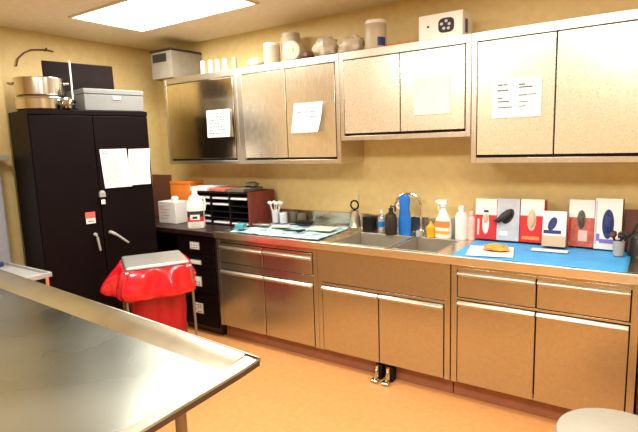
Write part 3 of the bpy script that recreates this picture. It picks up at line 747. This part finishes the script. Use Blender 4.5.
def printed(items):
    def fn(t, w, h, cx, cz):
        q = MB()
        for m, x0, x1, z0, z1 in items: q.use(m).box(x0 * w - w / 2, x1 * w - w / 2, -.0016, -.0002, z0 * h, z1 * h)
        q.build('print', t)
    return fn
def both(*fs):
    def fn(*a):
        for f_ in fs: f_(*a)
    return fn
GY = 3.33
glove_box('white over red glove box next to the pale pink bottle, pale glove showing', -.925, GY, .136, .27, .09, .05, -.08, 'white', 'red', .60, 'paper', both(printed([('oval', .40, .62, .66, .72), ('palepink', .1, .2, .1, .5)]), glove('skin', (.013, .01, .03), .03)), 'red', hz_=.40, hw=.16, hh=.27)
def black_glove(t, w, h, cx, cz):
    MB().use('oval').tube([(cx + .01, -.004, cz + .03), (cx - .02, -.02, cz), (cx - .06, -.03, cz - .03), (cx - .085, -.025, cz - .032)], [.022, .026, .016, .006], 12).build('glove', t)
glove_box('pale blue grey glove box with a black glove pulled halfway out', -.783, GY, .140, .275, .09, .02, -.08, 'bluecard', 'bluecard', .5, 'oval', both(black_glove, printed([('white', .1, .5, .12, .22)])), hz_=.58, hw=.22, hh=.20, hrot=-.5)
glove_box('white over bright red glove box with a peach oval opening', -.638, GY, .140, .275, .09, -.02, -.09, 'white', 'red', .62, 'skin', both(glove('skin', (.02, .012, .045), 0, 3), printed([('orangeink', .1, .85, .06, .14)])), 'red', hz_=.52, hw=.19, hh=.25)
glove_box('small leaning pale glove box with a navy opening, shortest of its row', -.492, 3.235, .130, .215, .08, .03, -.16, 'white', 'tan', .30, 'navy', printed([('navy', .05, .8, .36, .46), ('bluecard', .2, .5, .5, .56)]), 'tan', hx_=.42, hz_=.64, hw=.17, hh=.2, hrot=-.35)
glove_box('white over faded red glove box with a dull olive opening', -.357, GY, .138, .285, .09, -.02, -.07, 'white', 'redpale', .62, 'olive', both(glove('olive', (.012, .012, .04), -.01, 8), printed([('red', .02, .1, .1, .6), ('palepink', .4, .75, .12, .35)])), 'red', hz_=.58, hw=.17, hh=.2)
glove_box('white glove box with a large blue oval opening, farthest from the sink', -.215, 3.31, .138, .30, .09, -.03, -.06, 'white', 'white', .5, 'navy', both(glove('navy', (.018, .008, .05), .0, 6), printed([('violet', .08, .2, .16, .30), ('bluecard', .02, .08, .1, .95), ('violet', .2, .75, .12, .2)])), 'brownwood', hz_=.50, hw=.22, hh=.29)
flat('leaflet', 'white paper strip lying on the blue pad in front of the small glove box', 'leaflet', -.50, 3.165, .20, .07, .003, 'paper', .03, ZP)
flat('paper_towel', 'white paper towel on the blue pad under the orange sponge', 'paper towel', -.80, 3.00, .26, .28, .003, 'paper', .2, ZP)
o = blob(MB().use('sponge'), (0, 0, .018), (.075, .05, .018), 24, 2, amp=.5).build('sponge', loc=(-.775, 3.02, ZP + .004), ang=20); tag(o, 'lumpy orange sponge lying on the white paper towel', 'sponge')
gc = thing('pen_cup', 'small grey cup of dark brushes at the blue pad corner', 'cup', (-.150, 3.20, ZP))
MB().lathe([(0, 0), (.027, 0), (.031, .085), (.027, .085), (.024, .008), (0, .008)], n=22).build('cup_body', gc, 'grey')
for k in range(5):
    an = k * 1.25; h = MB().tube([(.008 * math.cos(an), .008 * math.sin(an), .01), (.035 * math.cos(an), .03 * math.sin(an), .11)], .005, 6).build('brush', gc, 'oval')
    blob(MB().use('brownwood' if k % 2 else 'oval'), (.036 * math.cos(an), .031 * math.sin(an), .118), (.018, .016, .016), 10, k).build('brush_tip', h)
kt = thing('kettle', 'dark kettle partly cut off beyond the grey brush cup', 'kettle', (-.040, 3.27, ZK + .001))
MB().lathe([(0, 0), (.07, 0), (.074, .01), (.066, .10), (.045, .13), (0, .135)], n=26).build('kettle_body', kt, 'bowlblack')
MB().tube([(-.06, 0, .10), (-.03, 0, .185), (.03, 0, .185), (.06, 0, .10)], .008, 8).build('handle', kt, 'bowlblack')
MB().lathe([(.012, .136), (.014, .15), (0, .155)], n=12).build('knob', kt, 'grey')
o = oriented(MB().use('brownwood').box(-.04, .04, 0, .02, 0, .24), 'cardboard_flap', (-.095, 3.36, ZP), .1, -.15, bevel=.002); tag(o, 'dark brown card standing behind the grey brush cup', 'card')

# ------------------------------------------------------------------ lights
def area(name, loc, sx, sy, power, col=(1, .965, .90), rot=(0, 0, 0)):
    l = bpy.data.lights.new(name, 'AREA'); l.shape = 'RECTANGLE'; l.size = sx; l.size_y = sy; l.energy = power; l.color = col
    o = bpy.data.objects.new(name, l); COL.objects.link(o); o.location = loc; o.rotation_euler = rot; return o
area('fixture_lamp', (-3.05, 2.525, ZC - .02), 1.2, .58, 30)
area('ceiling_lamp', (-2.05, .55, ZC - .015), 1.22, .6, 62)
area('ceiling_lamp', (.15, .75, ZC - .015), 1.22, .6, 62)
area('ceiling_lamp', (-.75, 2.20, ZC - .015), .9, .5, 26)

W_ = bpy.data.worlds.new('world'); scn.world = W_; W_.use_nodes = True
W_.node_tree.nodes['Background'].inputs['Color'].default_value = (.9, .85, .75, 1)
W_.node_tree.nodes['Background'].inputs['Strength'].default_value = .15

# ------------------------------------------------------------------ camera
cd = bpy.data.cameras.new('camera'); cam = bpy.data.objects.new('camera', cd); COL.objects.link(cam)
cd.sensor_width = 36; cd.lens = 496.879 * 36 / 638; cd.clip_start = .02
F = Vector((-.55686957, .81753431, -.14674447)); R_ = Vector((.82877609, .55860787, -.03297625)); U = Vector((-.0550134, .13998178, .98862461))
cam.matrix_world = Matrix(((R_.x, U.x, -F.x, 0), (R_.y, U.y, -F.y, 0), (R_.z, U.z, -F.z, 1.60704), (0, 0, 0, 1)))
scn.camera = cam
scn.view_settings.view_transform = 'Standard'
scn.view_settings.look = 'None'
scn.view_settings.exposure = .12
